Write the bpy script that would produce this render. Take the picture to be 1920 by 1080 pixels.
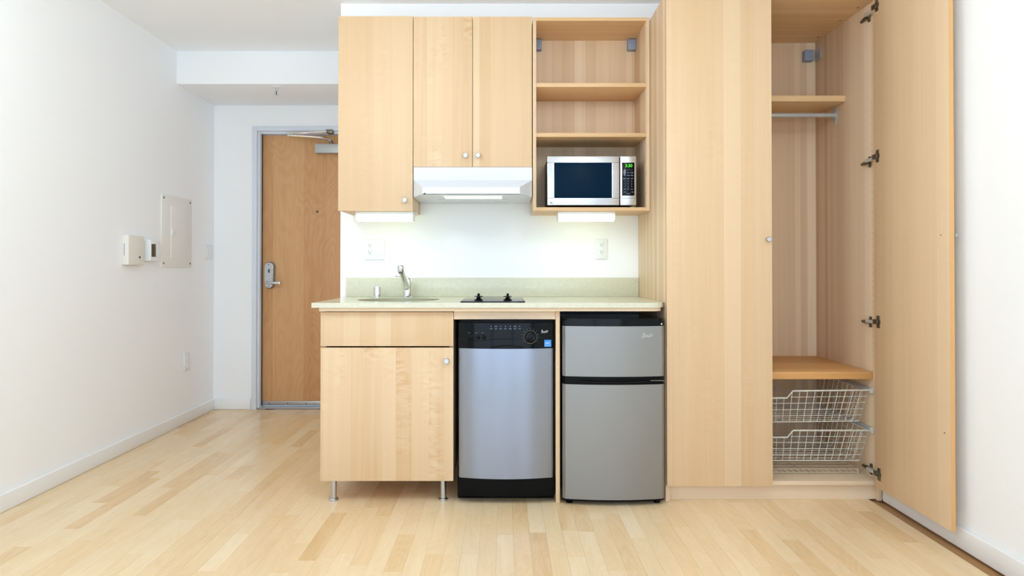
import bpy, bmesh, math, random
from mathutils import Vector, Matrix
random.seed(7)
for o in list(bpy.data.objects):
    bpy.data.objects.remove(o, do_unlink=True)
S = bpy.context.scene
COL = S.collection

# ------------------------------------------------------------------ camera
cd = bpy.data.cameras.new('camera'); cam = bpy.data.objects.new('camera', cd); COL.objects.link(cam)
cam.location = (0, 0, 1.07)
cam.rotation_euler = (math.pi / 2 + 0.008, 0, 0)
cd.sensor_width = 36.0; cd.lens = 36.0 * 1200 / 1920
cd.shift_x = 15 / 1920; cd.shift_y = -46.1 / 1920
cd.clip_start = 0.05
S.camera = cam
# ------------------------------------------------------------------ world, daylight, exposure
W = bpy.data.worlds.new('sky'); S.world = W; W.use_nodes = True
W.node_tree.nodes['Background'].inputs[0].default_value = (0.62, 0.80, 1.0, 1)
W.node_tree.nodes['Background'].inputs[1].default_value = 1.6
ld = bpy.data.lights.new('window_daylight', 'AREA'); ld.shape = 'RECTANGLE'
ld.size = 3.6; ld.size_y = 2.36; ld.energy = 40; ld.color = (0.71, 0.86, 1.0)
lo = bpy.data.objects.new('window_daylight', ld); COL.objects.link(lo)
lo.location = (-0.22, -1.42, 1.25); lo.rotation_euler = (math.pi / 2, 0, 0)
S.cycles.diffuse_bounces = 7
S.view_settings.view_transform = 'Standard'; S.view_settings.look = 'None'
S.view_settings.exposure = 0.10; S.view_settings.gamma = 1.0; S.view_settings.use_curve_mapping = False

# ------------------------------------------------------------------ helpers
def lin(c):
    return tuple((v / 255 / 12.92) if v / 255 <= 0.04045 else ((v / 255 + 0.055) / 1.055) ** 2.4 for v in c) + (1.0,)

def origin(o):
    p = Vector((0, 0, 0))
    while o is not None:
        p += o.location; o = o.parent
    return p

def mkobj(name, bm, mat, parent=None, smooth=True, base=None):
    """bm holds WORLD coordinates; they are moved to the parent's frame"""
    if parent is None:
        if base is None:
            xs = [v.co.x for v in bm.verts]; ys = [v.co.y for v in bm.verts]; zs = [v.co.z for v in bm.verts]
            base = ((min(xs) + max(xs)) / 2, (min(ys) + max(ys)) / 2, min(zs))
        off = Vector(base)
    else:
        off = origin(parent)
    bmesh.ops.translate(bm, verts=bm.verts, vec=-off)
    bmesh.ops.recalc_face_normals(bm, faces=bm.faces)
    me = bpy.data.meshes.new(name); bm.to_mesh(me); bm.free()
    o = bpy.data.objects.new(name, me); COL.objects.link(o)
    if mat: me.materials.append(mat)
    if smooth:
        for p in me.polygons: p.use_smooth = True
        try: me.set_sharp_from_angle(angle=math.radians(32))
        except Exception: pass
    if parent is None: o.location = off
    else: o.parent = parent
    return o

def thing(name, label, cat, loc, group=None, kind=None):
    o = bpy.data.objects.new(name, None); COL.objects.link(o); o.location = loc
    o.empty_display_size = 0.05
    return tag(o, label, cat, group, kind)

def tag(o, label, cat=None, group=None, kind=None):
    o['label'] = label
    if cat: o['category'] = cat
    if group: o['group'] = group
    if kind: o['kind'] = kind
    return o

def B(): return bmesh.new()

def box(bm, x0, x1, y0, y1, z0, z1, bev=0.0, seg=2):
    vs = [bm.verts.new(p) for p in ((x0,y0,z0),(x1,y0,z0),(x1,y1,z0),(x0,y1,z0),(x0,y0,z1),(x1,y0,z1),(x1,y1,z1),(x0,y1,z1))]
    fs = [bm.faces.new([vs[i] for i in q]) for q in ((3,2,1,0),(4,5,6,7),(0,1,5,4),(1,2,6,5),(2,3,7,6),(3,0,4,7))]
    if bev > 0:
        es = set(e for f in fs for e in f.edges)
        bmesh.ops.bevel(bm, geom=list(es), offset=bev, segments=seg, profile=0.5, affect='EDGES')
    return bm

def bx(*a, **k): return box(B(), *a, **k)

def lathe(bm, prof, c, axis='z', seg=24, cap=True):
    """prof = [(r, h)...] revolved about axis through c"""
    rings = []
    for r, h in prof:
        ring = []
        for i in range(seg):
            a = 2 * math.pi * i / seg; p = (r * math.cos(a), r * math.sin(a), h)
            if axis == 'z': q = p
            elif axis == '-y': q = (p[0], -p[2], p[1])
            elif axis == 'y': q = (p[0], p[2], p[1])
            elif axis == 'x': q = (p[2], p[0], p[1])
            else: q = (-p[2], p[0], p[1])
            ring.append(bm.verts.new((c[0] + q[0], c[1] + q[1], c[2] + q[2])))
        rings.append(ring)
    for a, b in zip(rings, rings[1:]):
        for i in range(seg):
            bm.faces.new((a[i], a[(i + 1) % seg], b[(i + 1) % seg], b[i]))
    if cap:
        bm.faces.new(rings[0]); bm.faces.new(rings[-1])
    return bm

def tube(bm, pts, r, seg=8):
    pts = [Vector(p) for p in pts]; rings = []
    n = len(pts); rs = r if isinstance(r, (list, tuple)) else [r] * n
    prev = None
    for i, p in enumerate(pts):
        d = (pts[min(i + 1, n - 1)] - pts[max(i - 1, 0)]).normalized()
        if prev is None:
            up = Vector((0, 0, 1)) if abs(d.z) < 0.9 else Vector((1, 0, 0))
            s = d.cross(up).normalized()
        else:
            s = (prev - d * prev.dot(d)).normalized()
        prev = s; t = d.cross(s)
        rings.append([bm.verts.new(p + (s * math.cos(2*math.pi*k/seg) + t * math.sin(2*math.pi*k/seg)) * rs[i]) for k in range(seg)])
    for a, b in zip(rings, rings[1:]):
        for k in range(seg): bm.faces.new((a[k], a[(k+1) % seg], b[(k+1) % seg], b[k]))
    bm.faces.new(rings[0]); bm.faces.new(rings[-1])
    return bm

def poly_prism(bm, pts, lo_, hi_, axis='y'):
    """closed polygon pts swept between lo_ and hi_ along axis"""
    def P(p, h):
        if axis == 'y': return (p[0], h, p[1])
        if axis == 'z': return (p[0], p[1], h)
        return (h, p[0], p[1])
    a = [bm.verts.new(P(p, lo_)) for p in pts]; b = [bm.verts.new(P(p, hi_)) for p in pts]
    bm.faces.new(a); bm.faces.new(b)
    for i in range(len(pts)):
        j = (i + 1) % len(pts); bm.faces.new((a[i], a[j], b[j], b[i]))
    return bm

def bowed(bm, x0, x1, z0, z1, yedge, bulge, yback, n=20, r=0.006):
    """panel whose front bulges towards -y; rounded vertical edges"""
    pts = [(x1, yback), (x0, yback), (x0, yedge + r)]
    for i in range(n + 1):
        t = i / n; x = x0 + r + (x1 - x0 - 2 * r) * t
        pts.append((x, yedge - bulge * (1 - (2 * t - 1) ** 2)))
    pts.append((x1, yedge + r))
    return poly_prism(bm, pts, z0, z1, 'z')

def bow_y(x, x0, x1, yedge, bulge):
    t = (x - x0) / (x1 - x0); return yedge - bulge * (1 - (2 * t - 1) ** 2)

def stroke(bm, pts, w, y0, y1):
    """flat pen stroke in the xz plane, between y0 and y1"""
    for (a, b) in zip(pts, pts[1:]):
        d = Vector((b[0] - a[0], b[1] - a[1]))
        if d.length < 1e-7: continue
        d.normalize(); nrm = Vector((-d.y, d.x)) * w / 2; e = d * w * 0.35
        q = [(a[0] + nrm.x - e.x, a[1] + nrm.y - e.y), (b[0] + nrm.x + e.x, b[1] + nrm.y + e.y), (b[0] - nrm.x + e.x, b[1] - nrm.y + e.y), (a[0] - nrm.x - e.x, a[1] - nrm.y - e.y)]
        poly_prism(bm, q, y0, y1, 'y')
    return bm

def text_bm(body, size, c, depth=0.0006, shear=0.0):
    """flat lettering centred at c, facing -y"""
    cu = bpy.data.curves.new('t', 'FONT'); cu.body = body; cu.size = size; cu.align_x = 'CENTER'; cu.align_y = 'CENTER'
    cu.extrude = depth / 2; cu.resolution_u = 3; cu.shear = shear
    o = bpy.data.objects.new('t', cu); COL.objects.link(o)
    dg = bpy.context.evaluated_depsgraph_get()
    me = bpy.data.meshes.new_from_object(o.evaluated_get(dg))
    bpy.data.objects.remove(o, do_unlink=True); bpy.data.curves.remove(cu)
    bm = B(); bm.from_mesh(me); bpy.data.meshes.remove(me)
    bm.transform(Matrix.Translation(c) @ Matrix.Rotation(math.pi / 2, 4, 'X'))
    return bm

def merge(dst, src):
    me = bpy.data.meshes.new('m'); src.to_mesh(me); src.free(); dst.from_mesh(me); bpy.data.meshes.remove(me)
    return dst

# ------------------------------------------------------------------ materials
def newmat(name):
    m = bpy.data.materials.new(name); m.use_nodes = True
    return m, m.node_tree, m.node_tree.nodes, m.node_tree.links, m.node_tree.nodes['Principled BSDF']

def plain(name, rgb, rough=0.5, metal=0.0, noise=0.0, nscale=30, bump=0.0, coat=0.0, spec=0.5, emit=None, estr=0):
    m, t, n, l, p = newmat(name)
    p.inputs['Base Color'].default_value = lin(rgb); p.inputs['Roughness'].default_value = rough
    p.inputs['Metallic'].default_value = metal; p.inputs['Coat Weight'].default_value = coat
    p.inputs['Specular IOR Level'].default_value = spec
    if emit:
        p.inputs['Emission Color'].default_value = emit + (1,); p.inputs['Emission Strength'].default_value = estr
    tc = n.new('ShaderNodeTexCoord'); nz = n.new('ShaderNodeTexNoise'); nz.inputs['Scale'].default_value = nscale
    l.new(tc.outputs['Object'], nz.inputs['Vector'])
    if noise:
        mx = n.new('ShaderNodeMix'); mx.data_type = 'RGBA'
        c = lin(rgb); mx.inputs[6].default_value = c; mx.inputs[7].default_value = tuple(v * (1 - noise) for v in c[:3]) + (1,)
        l.new(nz.outputs['Fac'], mx.inputs[0]); l.new(mx.outputs[2], p.inputs['Base Color'])
    if bump:
        b = n.new('ShaderNodeBump'); b.inputs['Strength'].default_value = bump; b.inputs['Distance'].default_value = 0.002
        l.new(nz.outputs['Fac'], b.inputs['Height']); l.new(b.outputs[0], p.inputs['Normal'])
    return m

def math_node(n, l, op, a, b=None, c=None):
    k = n.new('ShaderNodeMath'); k.operation = op
    for i, v in enumerate((a, b, c)):
        if v is None: continue
        if isinstance(v, (int, float)): k.inputs[i].default_value = v
        else: l.new(v, k.inputs[i])
    return k.outputs[0]

def wood(name, c0, c1, c2, vertical=True, stave=0.055, rough=0.48, stave_amt=0.75, figure=0.25, grain=0.25, seedoff=0.0, cathedral=0.0):
    """veneer: staves of random width running along the length, fine streaks and a soft figure"""
    m, t, n, l, p = newmat(name)
    tc = n.new('ShaderNodeTexCoord'); sx = n.new('ShaderNodeSeparateXYZ'); l.new(tc.outputs['Object'], sx.inputs[0])
    oi = n.new('ShaderNodeObjectInfo')
    r = math_node(n, l, 'MULTIPLY_ADD', oi.outputs['Random'], 9.0, seedoff)
    if vertical:
        u = math_node(n, l, 'ADD', sx.outputs[0], sx.outputs[1]); a = sx.outputs[2]
    else:
        u = math_node(n, l, 'ADD', sx.outputs[1], sx.outputs[2]); a = sx.outputs[0]
    u = math_node(n, l, 'ADD', u, r)
    vo = n.new('ShaderNodeTexVoronoi'); vo.voronoi_dimensions = '1D'; vo.inputs['Scale'].default_value = 1.0 / stave
    l.new(u, vo.inputs['W'])
    sc = n.new('ShaderNodeSeparateColor'); l.new(vo.outputs['Color'], sc.inputs[0])
    def noise(us, as_, det, rough_=0.5, dist=0.0):
        cv = n.new('ShaderNodeCombineXYZ')
        l.new(math_node(n, l, 'MULTIPLY', u, us), cv.inputs[0]); l.new(math_node(n, l, 'MULTIPLY', a, as_), cv.inputs[1])
        l.new(math_node(n, l, 'MULTIPLY', sc.outputs[1], 40.0), cv.inputs[2])
        z = n.new('ShaderNodeTexNoise'); z.inputs['Scale'].default_value = 1; z.inputs['Detail'].default_value = det
        z.inputs['Roughness'].default_value = rough_; z.inputs['Distortion'].default_value = dist
        l.new(cv.outputs[0], z.inputs['Vector']); return z.outputs['Fac']
    fine = noise(220, 2.2, 3); streak = noise(34, 0.9, 2, 0.5, 0.4); fig = noise(9, 26, 2, 0.55, 1.6); mask = noise(6, 2.2, 1)
    def cen(v, k): return math_node(n, l, 'MULTIPLY', math_node(n, l, 'SUBTRACT', v, 0.5), k)
    f = cen(sc.outputs[0], stave_amt)
    f = math_node(n, l, 'ADD', f, cen(fine, grain * 1.2)); f = math_node(n, l, 'ADD', f, cen(streak, grain * 2.4))
    mk = n.new('ShaderNodeMapRange'); mk.inputs[1].default_value = 0.5; mk.inputs[2].default_value = 0.68; l.new(mask, mk.inputs[0])
    f = math_node(n, l, 'ADD', f, math_node(n, l, 'MULTIPLY', cen(fig, figure * 4), mk.outputs[0]))
    if cathedral:
        cv = n.new('ShaderNodeCombineXYZ'); l.new(math_node(n, l, 'MULTIPLY', u, 5.5), cv.inputs[0]); l.new(math_node(n, l, 'MULTIPLY', a, 1.3), cv.inputs[1])
        z = n.new('ShaderNodeTexNoise'); z.inputs['Scale'].default_value = 1; z.inputs['Detail'].default_value = 1.5; z.inputs['Distortion'].default_value = 0.5
        l.new(cv.outputs[0], z.inputs['Vector'])
        s = math_node(n, l, 'SINE', math_node(n, l, 'MULTIPLY', z.outputs['Fac'], 95.0))
        f = math_node(n, l, 'ADD', f, math_node(n, l, 'MULTIPLY', s, cathedral))
    f = math_node(n, l, 'ADD', f, 0.5)
    cr = n.new('ShaderNodeValToRGB'); e = cr.color_ramp.elements
    e[0].position = 0.0; e[0].color = lin(c0); e[1].position = 1.0; e[1].color = lin(c2)
    k = e.new(0.5); k.color = lin(c1)
    l.new(f, cr.inputs[0]); l.new(cr.outputs[0], p.inputs['Base Color'])
    p.inputs['Roughness'].default_value = rough; p.inputs['Specular IOR Level'].default_value = 0.35
    b = n.new('ShaderNodeBump'); b.inputs['Strength'].default_value = 0.04; b.inputs['Distance'].default_value = 0.001
    l.new(fine, b.inputs['Height']); l.new(b.outputs[0], p.inputs['Normal'])
    return m

def brushed(name, rgb, rough, aniso=0.0, horizontal=True, metal=1.0):
    m, t, n, l, p = newmat(name)
    p.inputs['Metallic'].default_value = metal; p.inputs['Base Color'].default_value = lin(rgb)
    tc = n.new('ShaderNodeTexCoord'); mp = n.new('ShaderNodeMapping')
    mp.inputs['Scale'].default_value = (3, 3, 500) if horizontal else (500, 500, 3)
    nz = n.new('ShaderNodeTexNoise'); nz.inputs['Scale'].default_value = 1; nz.inputs['Detail'].default_value = 2
    l.new(tc.outputs['Object'], mp.inputs[0]); l.new(mp.outputs[0], nz.inputs['Vector'])
    mr = n.new('ShaderNodeMapRange'); mr.inputs[3].default_value = rough - 0.02; mr.inputs[4].default_value = rough + 0.02
    l.new(nz.outputs['Fac'], mr.inputs[0]); l.new(mr.outputs[0], p.inputs['Roughness'])
    b = n.new('ShaderNodeBump'); b.inputs['Strength'].default_value = 0.012; b.inputs['Distance'].default_value = 0.0005
    p.inputs['Anisotropic'].default_value = aniso; p.inputs['Anisotropic Rotation'].default_value = 0.25
    l.new(nz.outputs['Fac'], b.inputs['Height']); l.new(b.outputs[0], p.inputs['Normal'])
    return m

def quartz(name, rgb, rough):
    m, t, n, l, p = newmat(name)
    tc = n.new('ShaderNodeTexCoord')
    v = n.new('ShaderNodeTexVoronoi'); v.inputs['Scale'].default_value = 520; l.new(tc.outputs['Object'], v.inputs['Vector'])
    nz = n.new('ShaderNodeTexNoise'); nz.inputs['Scale'].default_value = 60; nz.inputs['Detail'].default_value = 4; l.new(tc.outputs['Object'], nz.inputs['Vector'])
    sc = n.new('ShaderNodeSeparateColor'); l.new(v.outputs['Color'], sc.inputs[0])
    f = math_node(n, l, 'MULTIPLY_ADD', sc.outputs[0], 0.6, math_node(n, l, 'MULTIPLY', nz.outputs['Fac'], 0.4))
    cr = n.new('ShaderNodeValToRGB'); e = cr.color_ramp.elements
    c = rgb; e[0].position = 0.12; e[0].color = lin(tuple(x * 0.90 for x in c)); e[1].position = 0.9; e[1].color = lin(tuple(min(255, x * 1.06) for x in c))
    k = e.new(0.3); k.color = lin(c)
    l.new(f, cr.inputs[0]); l.new(cr.outputs[0], p.inputs['Base Color']); p.inputs['Roughness'].default_value = rough
    return m

def floor_mat(name, attr):
    m, t, n, l, p = newmat(name)
    if attr:
        a = n.new('ShaderNodeAttribute'); a.attribute_name = 'tint'; src = a.outputs['Color']
    else:
        a = n.new('ShaderNodeObjectInfo'); src = a.outputs['Color']
    sc = n.new('ShaderNodeSeparateColor'); l.new(src, sc.inputs[0])
    g = n.new('ShaderNodeNewGeometry'); sx = n.new('ShaderNodeSeparateXYZ'); l.new(g.outputs['Position'], sx.inputs[0])
    def noise(us, as_, det, dist=0.0):
        cv = n.new('ShaderNodeCombineXYZ'); l.new(math_node(n, l, 'MULTIPLY', sx.outputs[0], us), cv.inputs[0])
        l.new(math_node(n, l, 'MULTIPLY', sx.outputs[1], as_), cv.inputs[1]); l.new(math_node(n, l, 'MULTIPLY', sc.outputs[1], 60.0), cv.inputs[2])
        z = n.new('ShaderNodeTexNoise'); z.inputs['Scale'].default_value = 1; z.inputs['Detail'].default_value = det; z.inputs['Distortion'].default_value = dist
        l.new(cv.outputs[0], z.inputs['Vector']); return z.outputs['Fac']
    fine = noise(190, 7, 3, 0.2); soft = noise(22, 3.5, 2, 0.8); rings = noise(9, 2.6, 1, 0.6)
    s = math_node(n, l, 'SINE', math_node(n, l, 'MULTIPLY', rings, 70.0))
    def cen(v, k): return math_node(n, l, 'MULTIPLY', math_node(n, l, 'SUBTRACT', v, 0.5), k)
    f = math_node(n, l, 'ADD', sc.outputs[0], cen(fine, 0.24)); f = math_node(n, l, 'ADD', f, cen(soft, 0.40))
    f = math_node(n, l, 'ADD', f, math_node(n, l, 'MULTIPLY', s, 0.04))
    cr = n.new('ShaderNodeValToRGB'); e = cr.color_ramp.elements
    e[0].position = 0.0; e[0].color = lin((208, 166, 116)); e[1].position = 1.0; e[1].color = lin((238, 216, 180))
    k = e.new(0.5); k.color = lin((228, 197, 153))
    l.new(f, cr.inputs[0]); l.new(cr.outputs[0], p.inputs['Base Color'])
    p.inputs['Roughness'].default_value = 0.24; p.inputs['Specular IOR Level'].default_value = 0.45
    return m

def emis(name, rgb, strength):
    m, t, n, l, p = newmat(name)
    e = n.new('ShaderNodeEmission'); e.inputs[0].default_value = rgb + (1,); e.inputs[1].default_value = strength
    l.new(e.outputs[0], n['Material Output'].inputs['Surface']); return m

def glass(name):
    m, t, n, l, p = newmat(name)
    tr = n.new('ShaderNodeBsdfTransparent'); gl = n.new('ShaderNodeBsdfGlossy'); gl.inputs['Roughness'].default_value = 0.02
    mx = n.new('ShaderNodeMixShader'); mx.inputs[0].default_value = 0.06
    l.new(tr.outputs[0], mx.inputs[1]); l.new(gl.outputs[0], mx.inputs[2]); l.new(mx.outputs[0], n['Material Output'].inputs['Surface'])
    return m

M = {}
M['wall'] = plain('wall_paint', (247, 248, 250), 0.75, noise=0.012, nscale=3, bump=0.03)
M['ceil'] = plain('ceiling_paint', (248, 250, 252), 0.85, noise=0.012, nscale=3)
M['trim'] = plain('trim_paint', (243, 243, 244), 0.42, noise=0.01, nscale=5)
M['frame'] = plain('door_frame_paint', (222, 228, 238), 0.35, noise=0.01, nscale=5)
M['maple'] = wood('maple_door_veneer', (206, 167, 124), (220, 190, 153), (228, 205, 173), stave=0.075, stave_amt=0.42, figure=0.08, grain=0.13)
M['curly'] = wood('curly_maple_veneer', (203, 159, 113), (220, 190, 153), (228, 205, 173), stave=0.07, stave_amt=0.40, figure=0.42, grain=0.18, seedoff=3.3)
M['mapleh'] = wood('maple_shelf_veneer', (208, 168, 122), (222, 187, 143), (231, 202, 162), vertical=False, stave=0.07, stave_amt=0.5, figure=0.05)
M['carcass'] = wood('maple_carcass_foil', (207, 174, 138), (222, 194, 160), (235, 213, 185), stave=0.032, stave_amt=0.6, figure=0.0, grain=0.15)
M['edge'] = wood('maple_edge_band', (214, 160, 100), (222, 172, 114), (229, 184, 130), stave=0.2, stave_amt=0.2, figure=0.0)
M['honey'] = wood('honey_shelf_veneer', (196, 140, 82), (212, 160, 102), (222, 174, 118), vertical=False, stave=0.06, stave_amt=0.5, figure=0.0)
M['pale'] = wood('pale_edge_strip', (222, 196, 164), (229, 206, 177), (235, 215, 190), vertical=False, stave=0.09, stave_amt=0.3, figure=0.0)
M['entry'] = wood('birch_entry_door', (196, 142, 92), (212, 163, 114), (222, 178, 131), stave=0.24, stave_amt=0.35, figure=0.05, grain=0.18, cathedral=0.09, rough=0.45)
M['quartz'] = quartz('quartz_worktop', (208, 206, 185), 0.16)
M['basin'] = plain('shaded_basin_glaze', (172, 168, 142), 0.25, noise=0.03)
M['steel'] = brushed('brushed_stainless', (150, 158, 174), 0.26, aniso=0.7)
M['silver'] = brushed('silver_coated_steel', (149, 149, 148), 0.42, metal=0.85)
M['mwsteel'] = brushed('microwave_stainless', (206, 208, 212), 0.26)
M['chrome'] = plain('chrome', (222, 224, 228), 0.08, 1.0)
M['satin'] = plain('satin_nickel', (196, 198, 202), 0.3, 1.0, bump=0.02, nscale=200)
M['alu'] = plain('grey_painted_metal', (186, 187, 186), 0.4, 0.35)
M['hinge'] = plain('nickel_hinge', (120, 112, 96), 0.32, 0.9)
M['hingearm'] = plain('bright_hinge_arm', (226, 226, 222), 0.3, 0.6)
M['black'] = plain('black_plastic', (5, 5, 6), 0.35, noise=0.1, spec=0.12)
M['gloss'] = plain('gloss_black_plastic', (4, 6, 9), 0.10, spec=0.18)
M['void'] = plain('dark_gasket', (8, 8, 8), 0.7)
M['mwglass'] = plain('microwave_glass_sky_blue', (5, 40, 68), 0.34, spec=0.05)  # blue of the reflected sky is painted into the base colour
_m = M['mwglass']; _n = _m.node_tree.nodes; _l = _m.node_tree.links; _p = _n['Principled BSDF']
_tc = _n.new('ShaderNodeTexCoord'); _sx = _n.new('ShaderNodeSeparateXYZ'); _l.new(_tc.outputs['Object'], _sx.inputs[0])
_s = math_node(_n, _l, 'SINE', math_node(_n, _l, 'MULTIPLY', _sx.outputs[2], 900.0))
_mx = _n.new('ShaderNodeMix'); _mx.data_type = 'RGBA'; _mx.inputs[6].default_value = lin((2, 18, 31)); _mx.inputs[7].default_value = lin((5, 40, 66))
_l.new(math_node(_n, _l, 'MULTIPLY_ADD', _s, 0.5, 0.5), _mx.inputs[0]); _l.new(_mx.outputs[2], _p.inputs['Base Color'])
M['hobglass'] = plain('black_hob_glass', (10, 10, 10), 0.04)
M['ring'] = plain('hob_ring_print', (70, 70, 72), 0.2)
M['white'] = plain('white_plastic', (236, 237, 238), 0.4, noise=0.01)
M['cream'] = plain('cream_plastic', (232, 228, 220), 0.45, noise=0.01)
M['enamel'] = plain('white_enamel', (220, 224, 232), 0.25, noise=0.008)
M['panel'] = plain('painted_panel_metal', (236, 234, 229), 0.4, noise=0.01)
M['wire'] = plain('coated_wire', (208, 205, 196), 0.4)
M['rackwire'] = plain('beige_coated_wire', (196, 182, 156), 0.5)
M['plate'] = plain('grey_blue_plastic', (140, 150, 172), 0.45, noise=0.03)
M['slot'] = plain('dark_slot', (58, 56, 54), 0.6)
M['screen'] = plain('lcd_screen', (78, 70, 60), 0.25)
M['print'] = plain('white_print', (215, 220, 228), 0.4)
M['bprint'] = plain('pale_blue_print', (104, 122, 156), 0.4)
M['sticker'] = plain('blue_sticker', (40, 140, 226), 0.45)
M['led'] = emis('green_led', (0.12, 1.0, 0.05), 1.4)
M['tube'] = emis('fluorescent_diffuser', (0.84, 1.0, 0.72), 5.2)
M['hoodlamp'] = emis('hood_lamp_lens', (0.86, 1.0, 0.84), 1.2)
M['glass'] = glass('window_glass')
M['ext'] = plain('grey_vinyl', (150, 150, 148), 0.5)
M['plank'] = floor_mat('laminate_strip', False)
M['plankrest'] = floor_mat('laminate_strip_far', True)
M['sub'] = plain('floor_underlay', (170, 128, 84), 0.7)

# ------------------------------------------------------------------ room shell
XL, XR, YK, YB, YR, ZC = -2.21, 1.755, 3.54, 4.875, -1.22, 2.54
def struct(name, bm, mat, label, smooth=False):
    o = mkobj(name, bm, mat, None, smooth); return tag(o, label, None, None, 'structure')

floor = struct('floor', bx(XL - .1, XR + .1, YR - .1, YB + .25, -0.06, -0.009), M['sub'], 'pale maple strip laminate floor running towards the entry door')
ceil = struct('ceiling', bx(XL - .1, XR + .1, YR - .1, YB + .25, ZC, ZC + 0.1), M['ceil'], 'flat white ceiling over the studio')
mkobj('soffit', bx(XL, -0.905, 4.308, YB, 2.315, ZC, bev=0.002), M['ceil'], ceil)
struct('wall_left', bx(XL - .1, XL, YR, YB + .1, 0, ZC), M['wall'], 'long white left wall carrying the breaker panel')
struct('wall_right', bx(XR, XR + .1, YR, YB + .1, 0, ZC), M['wall'], 'white right wall behind the open wardrobe door')
struct('wall_kitchen', bx(-0.905, XR, YK, YB, 0, ZC), M['wall'], 'white wall behind the kitchenette and wardrobe')
# entry wall with door opening x -1.905..-0.905
bm = B(); box(bm, XL, -1.905, YB, YB + .15, 0, ZC); box(bm, -1.905, -0.905, YB, YB + .15, 2.14, ZC)
struct('wall_back', bm, M['wall'], 'white entry wall around the wooden door')
# rear wall (behind the viewer) with a wide window
wx0, wx1, wz0, wz1 = -2.02, 1.58, 0.07, 2.43
bm = B(); box(bm, XL, wx0, YR - .1, YR, 0, ZC); box(bm, wx1, XR, YR - .1, YR, 0, ZC)
box(bm, wx0, wx1, YR - .1, YR, 0, wz0); box(bm, wx0, wx1, YR - .1, YR, wz1, ZC)
struct('wall_rear', bm, M['wall'], 'white window wall facing the kitchenette')
win = thing('window_1', 'wide daylight window opposite the kitchenette', None, ((wx0 + wx1) / 2, YR, wz0), kind='structure')
bm = B(); yy0, yy1 = YR - .08, YR - .02
for x in (wx0, (2 * wx0 + wx1) / 3, (wx0 + 2 * wx1) / 3, wx1 - .05): box(bm, x, x + .05, yy0, yy1, wz0, wz1)
box(bm, wx0, wx1, yy0, yy1, wz0, wz0 + .05); box(bm, wx0, wx1, yy0, yy1, wz1 - .05, wz1)
mkobj('window_frame', bm, M['ext'], win)
for i in range(3):
    x0 = wx0 + (wx1 - wx0) * i / 3 + .045; x1 = wx0 + (wx1 - wx0) * (i + 1) / 3 + .005
    mkobj('pane', bx(x0, x1, YR - .055, YR - .049, wz0 + .045, wz1 - .045), M['glass'], win)
# globe lamps added out of view for overhead light on floor and ceiling
M['globe'] = emis('added_globe_glow', (0.82, 0.93, 1.0), 26.0)
for lx, ly, lbl in ((-1.2, 1.7, 'added unseen globe lamp nearer the left wall'), (0.55, 1.25, 'added unseen globe lamp nearer the right wall')):
    cl = thing('added_globe_lamp', lbl, 'light', (lx, ly, 2.04), 'added globe lamps')
    mkobj('canopy', lathe(B(), [(.06, 2.52), (.065, 2.5395)], (lx, ly, 0), 'z', 24), M['trim'], cl)
    mkobj('stem', lathe(B(), [(.008, 2.34), (.008, 2.525)], (lx, ly, 0), 'z', 12), M['satin'], cl)
    mkobj('fitter', lathe(B(), [(.05, 2.325), (.05, 2.345), (.02, 2.355)], (lx, ly, 0), 'z', 24), M['satin'], cl)
    mkobj('globe', lathe(B(), [(max(.002, .15 * math.sin(math.pi * k / 16)), 2.19 - .15 * math.cos(math.pi * k / 16)) for k in range(17)], (lx, ly, 0), 'z', 32), M['globe'], cl)
# baseboards
def baseboard(name, bm, label): return struct(name, bm, M['trim'], label, True)
BH = 0.082
baseboard('baseboard_left', bx(XL, XL + .015, YR, YB - .015, 0, BH, bev=.006, seg=3), 'white baseboard along the left wall')
baseboard('baseboard_right', bx(XR - .015, XR, YR, 2.955, 0, BH, bev=.006, seg=3), 'white baseboard along the right wall under the open wardrobe door')
baseboard('baseboard_back', bx(XL, -1.925, YB - .015, YB, 0, BH, bev=.006, seg=3), 'short white baseboard left of the entry door')

# ------------------------------------------------------------------ floor strips
cam_inv = (Matrix.Translation(cam.location) @ cam.rotation_euler.to_matrix().to_4x4()).inverted()
def visible_size(x, y):
    p = cam_inv @ Vector((x, y, 0))
    if p.z > -0.2: return -1
    u = 945 + 1200 * p.x / -p.z; v = 493.9 - 1200 * p.y / -p.z
    if u < -20 or u > 1940 or v > 1100: return -1
    if x > -0.80 and y > 3.25: return -1
    if x > 0.27 and y > 2.97: return -1
    if x > -0.22 and y > 3.02: return -1
    return 1.0 / p.z ** 2
SW = 0.0661; LENS = [0.24, 0.32, 0.40, 0.46, 0.52, 0.60]
pieces = []
ncol = int((XR - XL) / SW)
rnd = random.Random(11)
for c in range(ncol):
    x = XL + SW * (c + 0.5); y = YR - rnd.random() * 0.5
    while y < YB + 0.02:
        L = rnd.choice(LENS)
        t = rnd.gauss(0.72, 0.09)
        if rnd.random() < 0.2: t = rnd.gauss(0.46, 0.08)
        t = max(0.12, min(0.86, t))
        y0 = max(y, YR); y1 = min(y + L, YB)
        full = (y0 == y and y1 == y + L)
        if y1 - y0 > 0.02:
            s = max(visible_size(x, y0 + (y1 - y0) * k) for k in (0.03, 0.5, 0.97))
            pieces.append((s * (y1 - y0) if s > 0 else -1, x, y0, y1, L if full else None, t, rnd.random()))
        y += L
order = sorted(range(len(pieces)), key=lambda i: -pieces[i][0])
single = set(i for i in order if pieces[i][4] and pieces[i][0] > 0); single = set([i for i in order if i in single][:296])
strip_mesh = {}
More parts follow.
